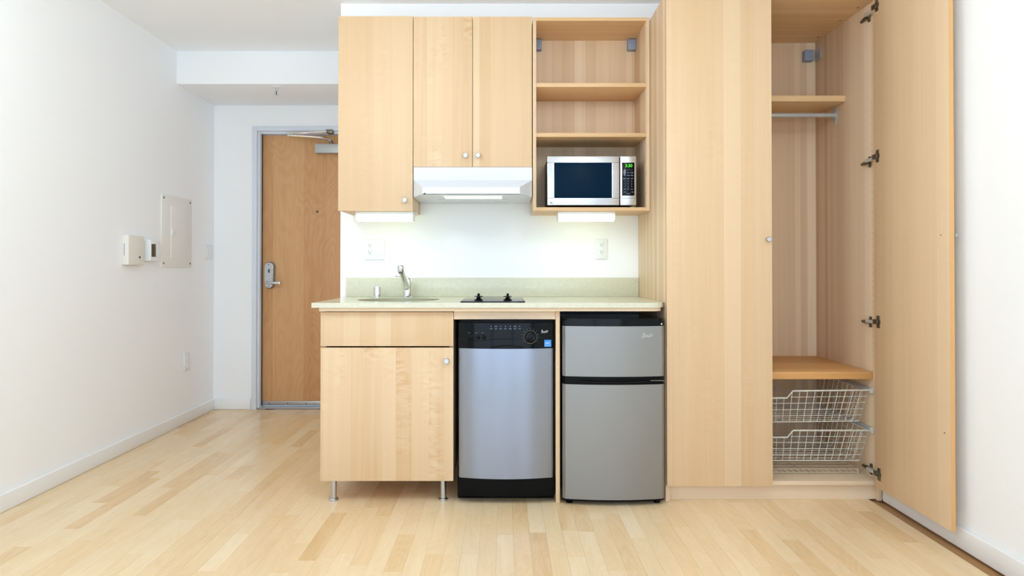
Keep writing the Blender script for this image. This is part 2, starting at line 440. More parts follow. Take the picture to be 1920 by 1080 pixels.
for L in LENS:
    b = bx(-SW / 2 + .0002, SW / 2 - .0002, -L / 2 + .0002, L / 2 - .0002, -0.009, 0)
    me = bpy.data.meshes.new('floor_strip'); b.to_mesh(me); b.free(); me.materials.append(M['plank']); strip_mesh[L] = me
foff = origin(floor)
rest = B(); lay = rest.loops.layers.float_color.new('tint')
for i, (s, x, y0, y1, L, t, r) in enumerate(pieces):
    if i in single:
        o = bpy.data.objects.new('floor_strip', strip_mesh[L]); COL.objects.link(o); o.parent = floor
        o.location = Vector((x, (y0 + y1) / 2, 0)) - foff; o.color = (t, r, 0, 1)
    else:
        k = len(rest.faces); box(rest, x - SW/2 + .0002, x + SW/2 - .0002, y0 + .0002, y1 - .0002, -0.009, 0)
        rest.faces.ensure_lookup_table()
        for f in rest.faces[k:]:
            for lp in f.loops: lp[lay] = (t, r, 0, 1)
o = mkobj('floor_strips', rest, M['plankrest'], floor, False); o['kind'] = 'stuff'

# ------------------------------------------------------------------ entry door
d = thing('door_1', 'flat birch entry door in a white steel frame with closer and lever lock', None, (-1.40, 4.93, 0), kind='structure')
DL, DR_, DY = -1.862, -0.95, 4.93
fr = B()
# left casing with stepped rebate, then head
box(fr, -1.915, -1.880, 4.858, 4.945, 0, 2.153, bev=.002); box(fr, -1.880, -1.8625, 4.880, 4.975, 0, 2.125, bev=.002)
box(fr, -1.880, -0.905, 4.858, 4.945, 2.118, 2.153, bev=.002); box(fr, -1.8625, -0.905, 4.880, 4.975, 2.100, 2.118, bev=.002)
mkobj('door_frame', fr, M['frame'], d)
mkobj('weather_strip', bx(-1.8627, -1.8605, 4.915, 4.935, 0.02, 2.1, bev=0), M['slot'], d)
leaf = mkobj('door_leaf', bx(DL + .002, DR_, DY, DY + .045, 0.05, 2.096, bev=.001), M['entry'], d)
mkobj('door_sweep', bx(DL + .004, DR_, DY - .008, DY + .04, 0.020, 0.052, bev=.002), M['satin'], leaf)
for x in (-1.80, -1.66, -1.52):
    mkobj('screw', lathe(B(), [(.0045, 0), (.0045, .002), (.002, .003)], (x, DY - .008, .036), '-y', 8), M['slot'], leaf)
mkobj('threshold', bx(-1.880, -0.905, 4.88, 4.99, 0, 0.012, bev=.003), M['alu'], d)
# lock: shield plate with curved sides
pts = []
for k in range(24):
    a = 2 * math.pi * k / 24
    sx_ = math.copysign(abs(math.cos(a)) ** 0.62, math.cos(a)); sz_ = math.copysign(abs(math.sin(a)) ** 0.42, math.sin(a))
    pts.append((-1.800 + .040 * sx_ * (1 - 0.10 * (0.5 - 0.5 * sz_)), 1.0187 + .1027 * sz_))
bm = poly_prism(B(), pts, DY - .012, DY)
mkobj('lock_backplate', bm, M['hinge'], leaf)
pts2 = [((p[0] + 1.800) * .87 - 1.801, (p[1] - 1.0187) * .94 + 1.0187) for p in pts]
bm = poly_prism(B(), pts2, DY - .030, DY - .010); bmesh.ops.bevel(bm, geom=[e for e in bm.edges], offset=.004, segments=2, affect='EDGES')
lk = mkobj('lock_plate', bm, M['satin'], leaf)
for z in (1.022, .996):
    mkobj('ridge', tube(B(), [(-1.834, DY - .031, z), (-1.768, DY - .031, z)], .004, 8), M['chrome'], leaf)
mkobj('thumb_turn', bx(-1.803, -1.796, DY - .04, DY - .028, 1.038, 1.066, bev=.002), M['slot'], leaf)
for z in (1.100, .935):
    mkobj('screw', lathe(B(), [(.004, 0), (.004, .003)], (-1.802, DY - .029, z), '-y', 8), M['slot'], leaf)
bm = lathe(B(), [(.014, 0), (.013, .04), (.011, .045)], (-1.800, DY - .02, .963), '-y', 16)
mkobj('lever_rose', bm, M['satin'], leaf)
bm = bx(-1.812, -1.705, DY - .078, DY - .056, .950, .972, bev=.006, seg=3); mkobj('lever_handle', bm, M['satin'], leaf)
mkobj('lever_tip', bx(-1.718, -1.698, DY - .080, DY - .050, .947, .973, bev=.006, seg=3), M['chrome'], leaf)
mkobj('peephole', lathe(B(), [(.008, 0), (.008, .003), (.005, .004)], (-1.4389, DY, 1.5078), '-y', 14), M['slot'], leaf)
# closer
mkobj('closer_body', bx(-1.444, -1.20, DY - .055, DY, 1.9524, 2.0225, bev=.004), M['alu'], leaf)
mkobj('closer_spindle', lathe(B(), [(.016, 0), (.016, .012), (.010, .014), (.010, .03)], (-1.325, DY - .03, 2.022), 'z', 14), M['hinge'], leaf)
mkobj('closer_arm', tube(B(), [(-1.325, DY - .03, 2.046), (-1.352, DY - .06, 2.062), (-1.40, DY - .08, 2.066), (-1.626, DY - .115, 2.074)], .0075, 8), M['chrome'], leaf)
mkobj('closer_arm', tube(B(), [(-1.626, DY - .115, 2.088), (-1.50, DY - .108, 2.097), (-1.345, DY - .085, 2.110)], .0075, 8), M['chrome'], leaf)
mkobj('arm_pivot', lathe(B(), [(.010, 0), (.010, .03)], (-1.626, DY - .115, 2.066), 'z', 12), M['satin'], leaf)
mkobj('arm_bracket', bx(-1.350, -1.300, DY - .09, DY - .02, 2.098, 2.124, bev=.002), M['hinge'], leaf)

# ------------------------------------------------------------------ left wall devices
X0 = XL
t = thing('intercom', 'white wall intercom box with buttons left of the thermostat', 'intercom', (X0, 3.77, 1.09))
mkobj('housing', bx(X0, X0 + .038, 3.70, 3.865, 1.091, 1.266, bev=.005, seg=3), M['cream'], t)
fx = X0 + .038
for (y, z, r) in ((3.758, 1.137, .004), (3.782, 1.137, .004), (3.815, 1.137, .007), (3.786, 1.108, .004)):
    mkobj('button', lathe(B(), [(r, -.002), (r, .002)], (fx, y, z), 'x', 12), M['slot'] if r > .004 else M['panel'], t)
for k in range(6):
    mkobj('speaker_slot', bx(fx - .0005, fx + .0006, 3.765, 3.82, 1.195 + k * .008, 1.1975 + k * .008), M['panel'], t)
mkobj('seam', bx(X0 + .012, X0 + .016, 3.6994, 3.702, 1.145, 1.215), M['plate'], t)
t = thing('thermostat', 'small white thermostat with a dark display beside the breaker panel', 'thermostat', (X0, 3.97, 1.117))
mkobj('housing', bx(X0, X0 + .045, 3.918, 4.035, 1.117, 1.248, bev=.006, seg=3), M['white'], t)
mkobj('display', bx(X0 + .044, X0 + .0465, 3.930, 3.978, 1.142, 1.222, bev=.001), M['screen'], t)
t = thing('breaker_panel', 'flush painted breaker panel cover with small latched door on the left wall', 'breaker panel', (X0, 4.316, 1.08))
mkobj('cover', bx(X0, X0 + .008, 4.116, 4.514, 1.079, 1.5535, bev=.002), M['panel'], t)
pd = mkobj('panel_door', bx(X0 + .006, X0 + .013, 4.226, 4.456, 1.137, 1.486, bev=.002), M['panel'], t)
mkobj('latch', bx(X0 + .012, X0 + .022, 4.224, 4.270, 1.293, 1.329, bev=.002), M['white'], pd)
for y in (4.14, 4.488):
    for z in (1.105, 1.53): mkobj('screw', lathe(B(), [(.007, 0), (.007, .002), (.003, .003)], (X0 + .008, y, z), 'x', 10), M['hinge'], t)
t = thing('light_switch', 'white double light switch plate by the entry corner', 'light switch', (X0, 4.782, 1.137))
mkobj('plate', bx(X0, X0 + .008, 4.718, 4.846, 1.137, 1.249, bev=.003), M['white'], t)
for y in (4.756, 4.806): mkobj('rocker', bx(X0 + .007, X0 + .012, y - .016, y + .016, 1.160, 1.226, bev=.002), M['white'], t)
t = thing('wall_outlet', 'white socket low on the left wall above the baseboard', 'outlet', (X0, 4.459, .365))
mkobj('plate', bx(X0, X0 + .008, 4.418, 4.50, .365, .485, bev=.003), M['white'], t)
for z in (.40, .45): mkobj('receptacle', bx(X0 + .007, X0 + .010, 4.443, 4.475, z - .016, z + .016, bev=.003), M['white'], t)

t = thing('sprinkler_head', 'small white fire sprinkler under the dropped soffit', 'sprinkler', (-1.5595, 4.375, 2.255))
c = (-1.5595, 4.375)
mkobj('escutcheon', lathe(B(), [(.034, 0), (.032, -.005), (.014, -.012)], (c[0], c[1], 2.3149), 'z', 20), M['white'], t)
mkobj('pipe', lathe(B(), [(.010, 0), (.010, -.022)], (c[0], c[1], 2.304), 'z', 12), M['chrome'], t)
for s in (-1, 1): mkobj('frame_arm', tube(B(), [(c[0] + s*.009, c[1], 2.284), (c[0] + s*.012, c[1], 2.272), (c[0] + s*.003, c[1], 2.259)], .0025, 6), M['chrome'], t)
mkobj('bulb', lathe(B(), [(.003, 0), (.003, .02)], (c[0], c[1], 2.262), 'z', 8), M['slot'], t)
mkobj('deflector', lathe(B(), [(.014, 0), (.014, .002)], (c[0], c[1], 2.255), 'z', 12), M['chrome'], t)

# ------------------------------------------------------------------ wall cabinets
CF, CB = 3.245, 3.538       # door front plane, back against the wall
def knob(parent, x, y, z, r=.0125, l=.026, axis='-y'):
    return mkobj('knob', lathe(B(), [(r*.55, -.001), (r*.5, l*.45), (r, l*.6), (r, l*.92), (r*.86, l)], (x, y, z), axis, 20), M['satin'], parent)
def carcass(parent, x0, x1, y0, y1, z0, z1, mat, th=.018, top=True, back=True):
    mkobj('side_panel', bx(x0, x0 + th, y0, y1, z0, z1, bev=.0008), mat, parent)
    mkobj('side_panel', bx(x1 - th, x1, y0, y1, z0, z1, bev=.0008), mat, parent)
    if top: mkobj('top_panel', bx(x0 + th, x1 - th, y0, y1, z1 - th, z1), M['mapleh'], parent)
    else: mkobj('front_stretcher', bx(x0 + th, x1 - th, y0, y0 + .03, z1 - th, z1), M['mapleh'], parent)
    mkobj('bottom_panel', bx(x0 + th, x1 - th, y0, y1, z0, z0 + th), M['mapleh'], parent)
    if back: mkobj('back_panel', bx(x0 + th, x1 - th, y1 - .008, y1, z0 + th, z1 - th), mat, parent)
t = thing('wall_cabinet', 'tall single-door maple wall cabinet at the left end', 'cabinet', (-.6525, CF, 1.363))
carcass(t, -.8405, -.4635, CF + .021, CB, 1.365, 2.353, M['carcass'])
dd = mkobj('door', bx(-.8423, -.4635, CF, CF + .019, 1.3625, 2.3544, bev=.0012), M['maple'], t); knob(dd, -.5007, CF, 1.4151)
t = thing('wall_cabinet', 'shorter two-door maple wall cabinet above the white range hood', 'cabinet', (-.1595, CF, 1.586))
carcass(t, -.4605, .1430, CF + .021, CB, 1.588, 2.350, M['carcass'])
dd = mkobj('door', bx(-.4605, -.1612, CF, CF + .019, 1.5860, 2.3517, bev=.0012), M['curly'], t); knob(dd, -.195, CF, 1.6413)
dd = mkobj('door', bx(-.1585, .1418, CF, CF + .019, 1.5860, 2.3517, bev=.0012), M['maple'], t); knob(dd, -.1313, CF, 1.6413)
t = thing('open_shelf_unit', 'open maple wall shelf unit holding the microwave', 'shelf unit', (.443, CF, 1.3636))
carcass(t, .1465, .7400, CF, CB, 1.3636, 2.3473, M['carcass'], th=.0172)
for z0, z1 in ((1.9936, 2.0135), (1.7390, 1.7593)):
    mkobj('shelf', bx(.1639, .7226, CF + .002, CB - .009, z0, z1, bev=.001), M['mapleh'], t)
for x0, x1 in ((.1640, .2065), (.6785, .7225)):
    mkobj('hanging_bracket', bx(x0, x1, CB - .045, CB - .008, 2.269, 2.3265, bev=.003), M['plate'], t)
for x in (.1666, .7199):
    for z in (1.989, 1.7345):
        for y in (3.29, 3.48): mkobj('shelf_pin', lathe(B(), [(.0026, -.0025), (.0026, .0025)], (x, y, z), 'x', 8), M['alu'], t)

# range hood with a visor that juts out below the cabinet
t = thing('range_hood', 'white under-cabinet range hood with an angled visor and lit underside', 'range hood', (-.1595, 3.40, 1.428))
hx0, hx1 = -.4600, .1430
bm = B()
box(bm, hx0 + .001, hx1 - .001, CF + .001, CB, 1.432, 1.5845)
bmesh.ops.delete(bm, geom=[f for f in bm.faces if f.calc_center_median().z < 1.4325], context='FACES_ONLY')
mkobj('canopy', bm, M['enamel'], t, False)
v = B(); ylip = 3.108; q = lambda *p: v.verts.new(p)
a = [q(hx0 + .001, CF, 1.518), q(hx1 - .001, CF, 1.518), q(.0765, ylip, 1.4654), q(-.3967, ylip, 1.4654)]
b = [q(hx0 + .001, CF, 1.431), q(hx1 - .001, CF, 1.431), q(.0765, ylip, 1.4303), q(-.3967, ylip, 1.4303)]
for f in ((a[0], a[1], a[2], a[3]), (a[3], a[2], b[2], b[3]), (a[0], a[3], b[3], b[0]), (a[2], a[1], b[1], b[2])): v.faces.new(f)
mkobj('visor', v, M['enamel'], t, False)
v = B(); q = lambda *p: v.verts.new(p)
zz = 1.4300
poly_prism(v, [(-.3967, ylip), (.0765, ylip), (hx1 - .001, CF), (hx1 - .001, CB), (hx0 + .001, CB), (hx0 + .001, CF)], zz, zz + .003, 'z')
mkobj('underside', v, M['enamel'], t, False)
mkobj('filter', bx(-.34, .02, 3.31, 3.50, 1.4280, 1.4298, bev=.001), M['enamel'], t)
mkobj('lamp_lens', bx(-.30, -.01, 3.17, 3.29, 1.4275, 1.4298, bev=.001), M['hoodlamp'], t)
mkobj('switch', lathe(B(), [(.004, 0), (.004, .004)], (-.385, ylip, 1.4335), '-y', 10), M['slot'], t)

# under-cabinet lights
def strip_light(x0, x1, label):
    t = thing('under_cabinet_light', label, 'light', ((x0 + x1) / 2, 3.31, 1.3145), 'fluorescent under-cabinet lights')
    mkobj('housing', bx(x0, x1, 3.272, 3.360, 1.3475, 1.3630, bev=.002), M['white'], t)
    pts = [(3.350, 1.3465), (3.276, 1.3465), (3.272, 1.335), (3.276, 1.322), (3.288, 1.315), (3.340, 1.315)]
    bm = poly_prism(B(), pts, x0 + .004, x1 - .004, 'x'); mkobj('diffuser', bm, M['tube'], t)
    for xa in (x0, x1 - .004):
        mkobj('end_cap', poly_prism(B(), [(y, z) for y, z in [(3.352, 1.3473), (3.274, 1.3473), (3.2695, 1.335), (3.274, 1.320), (3.287, 1.3135), (3.342, 1.3135)]], xa, xa + .004, 'x'), M['white'], t)
strip_light(-.7604, -.4660, 'glowing strip light under the left single-door wall cabinet')
strip_light(.2763, .5689, 'glowing strip light under the open microwave shelf unit')

# microwave
mx0, mx1, mz0, mz1, my = .2200, .6732, 1.3917, 1.6417, 3.252
t = thing('microwave', 'stainless countertop microwave with dark window in the shelf unit', 'microwave', (.4466, my, 1.381))
mkobj('body', bx(mx0 + .004, mx1 - .004, my + .02, 3.515, mz0 + .003, mz1 - .002, bev=.004), M['black'], t)
for x in (mx0 + .05, mx1 - .05):
    for y in (my + .05, 3.48): mkobj('foot', lathe(B(), [(.012, 0), (.012, .016)], (x, y, 1.3800), 'z', 12), M['black'], t)
dd = mkobj('door', bx(mx0, .5870, my, my + .022, mz0, mz1, bev=.003), M['mwsteel'], t)
mkobj('window', bx(.2553, .5484, my - .0012, my + .004, 1.4283, 1.6091, bev=.001), M['mwglass'], dd)
for z in (1.6091, 1.4283):
    for x0, x1 in ((mx0, .2553), (.5484, .5870)): mkobj('seam', bx(x0, x1, my - .0004, my + .002, z - .0007, z + .0007), M['slot'], dd)
for x0 in (.2475, .5492): mkobj('window_trim', bx(x0, x0 + .0062, my - .003, my + .002, 1.4283, 1.6091, bev=.0015), M['chrome'], dd)
cp = mkobj('control_panel', bx(.5908, mx1, my, my + .022, mz0, mz1, bev=.003), M['mwsteel'], t)
mkobj('seam', bx(.5908, mx1, my - .0004, my + .002, 1.4276, 1.4290), M['slot'], cp)
mkobj('keypad', bx(.6002, .6638, my - .0012, my + .004, 1.4406, 1.6091, bev=.001), M['gloss'], cp)
yt = my - .0016
mkobj('clock_digits', text_bm('3:30', .022, (.634, yt, 1.5925)), M['led'], cp)
k = B()
for r_, row in enumerate(('1 2 3', '4 5 6', '7 8 9')):
    for c_, ch in enumerate(row.split()): merge(k, text_bm(ch, .0105, (.6155 + c_ * .0165, yt, 1.5135 - r_ * .0135)))
merge(k, text_bm('0', .0125, (.632, yt, 1.4735)))
mkobj('key_digits', k, M['bprint'], cp, False)['kind'] = 'stuff'
k = B()
box(k, .612, .653, yt, yt + .0004, 1.5705, 1.5715)
for z, cells in ((1.558, 3), (1.544, 3), (1.5275, 3)):
    for c_ in range(cells):
        xc = .6135 + c_ * .0185; w = .0075 - .001 * ((c_ * 7 + int(z * 1000)) % 3)
        box(k, xc - w, xc + w, yt, yt + .0004, z - .0018, z + .0018)
for xc, z, w in ((.6145, 1.4735, .006), (.650, 1.4735, .005), (.6135, 1.459, .006), (.6525, 1.4585, .006), (.632, 1.451, .010)):
    box(k, xc - w, xc + w, yt, yt + .0004, z - .0014, z + .0014)
mkobj('key_legends', k, M['bprint'], cp, False)['kind'] = 'stuff'
mkobj('door_badge', bx(mx0 + .014, mx0 + .026, my - .0006, my + .001, mz0 + .010, mz0 + .014), M['slot'], dd)

# ------------------------------------------------------------------ kitchen wall sockets
def duplex(parent, x, zc, y):
    r = mkobj('receptacle', bx(x - .0165, x + .0165, y - .011, y - .005, zc - .0345, zc + .0345, bev=.0015), M['white'], parent)
    for z in (zc + .021, zc - .017):
        for s in (-1, 1): mkobj('slot', bx(x + s * .0063 - .0011, x + s * .0063 + .0011, y - .0115, y - .0105, z, z + .008), M['slot'], r)
        mkobj('slot', lathe(B(), [(.0026, 0), (.0026, .0008)], (x, y - .0109, z - .006), '-y', 8), M['slot'], r)
    return r
t = thing('wall_outlet', 'white double plate with socket and rocker switch above the sink', 'outlet', (-.7165, YK, 1.1187))
mkobj('plate', bx(-.7742, -.6588, YK - .009, YK, 1.1187, 1.2311, bev=.003), M['white'], t)
duplex(t, -.7395, 1.176, YK); mkobj('rocker', bx(-.7105, -.6775, YK - .012, YK - .005, 1.141, 1.210, bev=.002), M['white'], t)
t = thing('wall_outlet', 'white single socket plate above the worktop near the wardrobe', 'outlet', (.5378, YK, 1.1217))
mkobj('plate', bx(.5033, .5722, YK - .009, YK, 1.1217, 1.2340, bev=.003), M['white'], t)
r = duplex(t, .5378, 1.178, YK)
for z in (1.182, 1.176): mkobj('test_button', bx(.533, .5426, YK - .0128, YK - .0105, z - .002, z + .002), M['panel'], r)

# ------------------------------------------------------------------ worktop, sink, tap, hob
ZT = .915
t = thing('countertop', 'pale speckled quartz worktop with a round sink cut-out', 'countertop', (-.0635, 3.2, .876))
SCX, SCY, SR = -.5255, 3.200, .203
outer = [(-.869, YK - .001), (-.869, 2.89), (.66, 2.89), (.685, 2.893), (.705, 2.905), (.722, 2.930), (.7415, 2.968), (.7415, YK - .001)]
bm = B()
def ringv(z): return [bm.verts.new((x, y, z)) for x, y in outer], [bm.verts.new((SCX + SR*math.cos(2*math.pi*i/48), SCY + SR*math.sin(2*math.pi*i/48), z)) for i in range(48)]
for z in (.893, ZT):
    o_, i_ = ringv(z)
    es = [bm.edges.new((r_[i], r_[(i+1) % len(r_)])) for r_ in (o_, i_) for i in range(len(r_))]
    bmesh.ops.triangle_fill(bm, use_beauty=True, edges=es, normal=(0, 0, 1))
    if z == .893: lo_o, lo_i = o_, i_
for A_, B_ in ((lo_o, o_), (lo_i, i_)):
    for i in range(len(A_)): bm.faces.new((A_[i], A_[(i+1) % len(A_)], B_[(i+1) % len(A_)], B_[i]))
mkobj('slab', bm, M['quartz'], t)
bm = poly_prism(B(), [(-.838, 2.96), (-.838, 2.902), (.655, 2.902), (.69, 2.908), (.713, 2.928), (.725, 2.96)], .8765, .8928, 'z')
mkobj('support_strip', bm, M['pale'], t)
tag(mkobj('backsplash', bx(-.869, .7410, 3.520, YK - .0005, ZT + .0003, 1.0198, bev=.001), M['quartz']), 'low greenish quartz upstand behind the worktop', 'backsplash')
t = thing('sink', 'round undermount sink basin set in the worktop', 'sink', (SCX, SCY, .73))
prof = [(SR - .0005, ZT - .0015), (SR - .0025, ZT - .002), (SR - .004, .8925), (SR - .007, .86), (SR - .02, .79), (.14, .755), (.05, .745), (.024, .744)]  # basin carried up the cut-out edge, its darker tone standing in for shade
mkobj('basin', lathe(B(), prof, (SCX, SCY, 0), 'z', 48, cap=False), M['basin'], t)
mkobj('drain', lathe(B(), [(.040, .7465), (.036, .749), (.024, .747), (.022, .744), (.001, .743)], (SCX, SCY, 0), 'z', 24), M['chrome'], t)

t = thing('faucet', 'chrome single-lever faucet leaning forward over the sink', 'faucet', (-.524, 3.455, ZT))
FX, FY = -.5200, 3.452
mkobj('base_ring', lathe(B(), [(.029, 0), (.029, .006), (.026, .010)], (FX, FY, ZT), 'z', 28), M['chrome'], t)
mkobj('body', lathe(B(), [(.0245, .008), (.0242, .085), (.022, .098), (.015, .106), (.004, .108)], (FX, FY, ZT), 'z', 28), M['chrome'], t)
s0 = Vector((FX - .002, FY - .012, ZT + .050)); s1 = Vector((-.5270, 3.275, 1.064))
mkobj('spout', tube(B(), [s0, s0.lerp(s1, .3), s0.lerp(s1, .7), s1], [.0165, .0155, .0145, .0140], 20), M['chrome'], t)
mkobj('spout_head', lathe(B(), [(.015, -.018), (.0165, -.014), (.0168, .012), (.013, .0175), (.004, .019)], (-.5270, 3.268, 1.070), 'z', 24), M['chrome'], t)
mkobj('aerator', lathe(B(), [(.011, -.007), (.012, 0)], (-.5270, 3.268, 1.0515), 'z', 18), M['hinge'], t)
mkobj('lever', tube(B(), [(FX, FY, ZT + .104), (FX - .012, FY - .002, ZT + .1115), (FX - .040, FY - .003, ZT + .113), (FX - .066, FY - .003, ZT + .1155)], [.008, .005, .0035, .0045], 10), M['chrome'], t)
t = thing('air_gap_cap', 'small chrome cylinder cap beside the faucet', 'air gap', (-.679, 3.43, ZT))
AX, AY = -.6790, 3.430
mkobj('flange', lathe(B(), [(.0225, 0), (.0225, .004), (.0195, .006)], (AX, AY, ZT), 'z', 24), M['chrome'], t)
mkobj('cap', lathe(B(), [(.0192, .005), (.0192, .052), (.0175, .0575), (.012, .060), (.002, .0605)], (AX, AY, ZT), 'z', 28), M['chrome'], t)

t = thing('cooktop', 'narrow two-burner black glass cooktop with two front knobs', 'cooktop', (-.052, 3.19, ZT))
mkobj('glass_plate', bx(-.199, .0965, 2.925, 3.455, ZT + .0005, ZT + .0055, bev=.0012), M['hobglass'], t)
for yc, r in ((3.12, .075), (3.33, .09)):
    bm = B(); lathe(bm, [(r - .002, ZT + .00555), (r - .002, ZT + .0058), (r, ZT + .0058), (r, ZT + .00555)], (-.051, yc, 0), 'z', 40, cap=False)
    mkobj('burner_ring', bm, M['ring'], t)
for xk in (-.1178, .0172):
    bm = lathe(B(), [(.0215, 0), (.0205, .004), (.013, .009), (.009, .013), (.009, .018), (.0195, .019), (.0195, .0215), (.008, .023)], (xk, 2.975, ZT + .0055), 'z', 24)
    kb = mkobj('knob', bm, M['black'], t)
    mkobj('grip', bx(xk - .0055, xk + .0055, 2.958, 2.992, ZT + .024, ZT + .0395, bev=.002), M['black'], kb)

# ------------------------------------------------------------------ base cabinet
BF = 2.927
t = thing('base_cabinet', 'maple sink base cabinet with drawer front on round metal legs', 'cabinet', (-.535, BF, 0))
carcass(t, -.8365, -.2330, BF + .021, 3.50, .102, .8755, M['carcass'], top=False)
mkobj('drawer_front', bx(-.8385, -.2315, BF, BF + .019, .7155, .8713, bev=.0012), M['maple'], t)
dd = mkobj('door', bx(-.8385, -.2315, BF, BF + .019, .1006, .7082, bev=.0012), M['curly'], t); knob(dd, -.2607, BF, .6498)
for x in (-.787, -.2815):
    for y in (2.968, 3.44):
        lg = mkobj('leg', lathe(B(), [(.013, .012), (.013, .1018)], (x, y, 0), 'z', 20), M['satin'], t)
        mkobj('foot', lathe(B(), [(.0215, .0002), (.0215, .007), (.019, .010), (.0135, .0125)], (x, y, 0), 'z', 20), M['satin'], lg)

# wooden surround of the dishwasher
t = thing('appliance_surround', 'maple upright panel and rail framing the dishwasher', 'panel', (.2447, BF, 0))
mkobj('upright', bx(.2365, .2554, BF, 3.50, .0005, .8755, bev=.001), M['carcass'], t)
mkobj('rail', bx(-.2300, .2360, BF + .006, BF + .026, .8372, .8750, bev=.001), M['pale'], t)

# ------------------------------------------------------------------ stroke-drawn maker's script
def script_logo(x0, zb, w, y, parent, mat, name='script_logo'):
    h = w * .43; th = w * .035; bm = B()
    def pt(u, v): return (x0 + u * w, zb + v * h)
    def st(p, k=1.0): stroke(bm, [pt(*q) for q in p], th * k, y - .0008, y + .0006)
    st([(.02, .02), (.07, .12), (.13, .55), (.20, .98)], 1.5); st([(.20, .98), (.23, .70), (.25, .36), (.28, .33)], 1.5)
    st([(.0, .0), (.05, -.02), (.09, .04)], 1.8)
    st([(.30, .52), (.335, .34), (.39, .54)])                                       # v
    st([(.50, .52), (.44, .53), (.42, .42), (.46, .34), (.51, .42), (.52, .54), (.52, .36)])  # a
    st([(.57, .54), (.575, .35)]); st([(.575, .46), (.62, .54), (.66, .50), (.665, .35)])     # n
    st([(.77, .82), (.755, .40), (.80, .34)]); st([(.69, .62), (.86, .66)])         # t
    st([(.90, .55), (.905, .36), (.94, .36)]); st([(.915, .73), (.925, .76)], 1.3)  # i
    st([(.10, .10), (.45, .16), (.80, .18)], .9)
    return mkobj(name, bm, mat, parent, False)

# ------------------------------------------------------------------ dishwasher
t = thing('dishwasher', 'slim stainless dishwasher with black control panel', 'dishwasher', (.010, 2.92, 0))
dx0, dx1 = -.2070, .2245
mkobj('tub', bx(-.213, .2300, 2.965, 3.49, .010, .832, bev=.002), M['black'], t)
bm = bowed(B(), dx0, dx1, .1180, .7062, 2.925, .026, 2.955, 28, .008); mkobj('door', bm, M['steel'], t)
cx0, cx1 = -.2090, .2280
bm = bowed(B(), cx0, cx1, .7070, .8230, 2.922, .028, 2.960, 28, .008)
cp = mkobj('control_panel', bm, M['gloss'], t)
mkobj('top_edge', bowed(B(), cx0 + .002, cx1 - .002, .8235, .8335, 2.936, .024, 2.970, 20, .006), M['black'], t)
mkobj('toe_kick', bowed(B(), -.213, .2305, .0352, .1172, 2.925, .012, 2.965, 20, .008), M['black'], t)
Yc = lambda x: bow_y(x, cx0, cx1, 2.922, .028)
# handle recess lip and swept ridge
bm = B(); pts = []
for i in range(21):
    x = -.075 + .15 * i / 20 + .012; pts.append((x, Yc(x) - .0015, .712 + .010 * math.sin(math.pi * i / 20)))
tube(bm, pts, .0028, 6); mkobj('pull_lip', bm, M['black'], cp)
bm = B(); pts = []
for i in range(31):
    x = -.195 + .37 * i / 30; z = .752 + (-.010 * math.exp(-((x + .118) / .05) ** 2))
    pts.append((x, Yc(x) - .0002, z))
tube(bm, pts, .0016, 6)
pts = []
for i in range(17):
    x = -.175 + .115 * i / 16; pts.append((x, Yc(x) - .0002, .754 + .018 * math.sin(math.pi * i / 16)))
tube(bm, pts, .0014, 6); mkobj('swept_ridge', bm, M['gloss'], cp)
for x in (-.1475, -.1180, -.0905):
    mkobj('button', lathe(B(), [(.0095, -.002), (.0092, .004), (.006, .006)], (x, Yc(x), .7575), '-y', 18), M['black'], cp)
dlx, dlz = .1195, .7600
mkobj('dial_ring', lathe(B(), [(.0335, -.004), (.0335, .002), (.031, .0035), (.029, .002)], (dlx, Yc(dlx), dlz), '-y', 40), M['black'], cp)
mkobj('dial_scale', lathe(B(), [(.0300, .0005), (.0300, .0030), (.0288, .0030), (.0288, .0005)], (dlx, Yc(dlx), dlz), '-y', 40, cap=False), M['hinge'], cp)
dl = mkobj('dial', lathe(B(), [(.026, -.002), (.025, .010), (.021, .013), (.002, .0135)], (dlx, Yc(dlx) + .001, dlz), '-y', 32), M['gloss'], cp)
g = bx(-.006, .006, -.010, 0, -.022, .022, bev=.002); g.transform(Matrix.Translation((dlx, Yc(dlx) - .011, dlz)) @ Matrix.Rotation(.75, 4, 'Y')); mkobj('grip', g, M['gloss'], cp)
k = B()
for i in range(7):
    x = -.058 + .0215 * i; y = Yc(x) - .0006
    box(k, x - .0015, x + .0015, y, y + .0008, .8065, .8115)
    if i in (1, 5): box(k, x - .006, x + .007, y, y + .0008, .8072, .8092)
    box(k, x - .006, x + .006, y, y + .0008, .7985, .8000); box(k, x - .0045, x + .0045, y, y + .0008, .7955, .7966)
for x in (-.158, -.125, -.098): box(k, x - .005, x + .005, Yc(x) - .0008, Yc(x), .7775, .7788)
for a_ in range(-5, 6):
    an = math.radians(90 + a_ * 24); x = dlx + .038 * math.cos(an); z = dlz + .038 * math.sin(an); box(k, x - .0012, x + .0012, Yc(x) - .0008, Yc(x), z - .0012, z + .0012)
mkobj('legends', k, M['bprint'], cp, False)['kind'] = 'stuff'
script_logo(.1660, .7765, .036, Yc(.184) - .0008, cp, M['print'])
sx0 = .1835; ys = Yc(.199) - .0022
st_ = mkobj('energy_sticker', bx(sx0, sx0 + .031, ys, ys + .004, .7145, .7455), M['sticker'], cp)
k = B(); stroke(k, [(sx0 + .004, .731), (sx0 + .008, .735), (sx0 + .011, .730), (sx0 + .015, .735), (sx0 + .019, .730), (sx0 + .023, .735), (sx0 + .027, .7315)], .0016, ys - .0004, ys)
stroke(k, [(sx0 + .003, .725), (sx0 + .010, .728), (sx0 + .02, .728), (sx0 + .028, .725)], .0012, ys - .0004, ys)
mkobj('sticker_print', k, M['print'], cp, False)
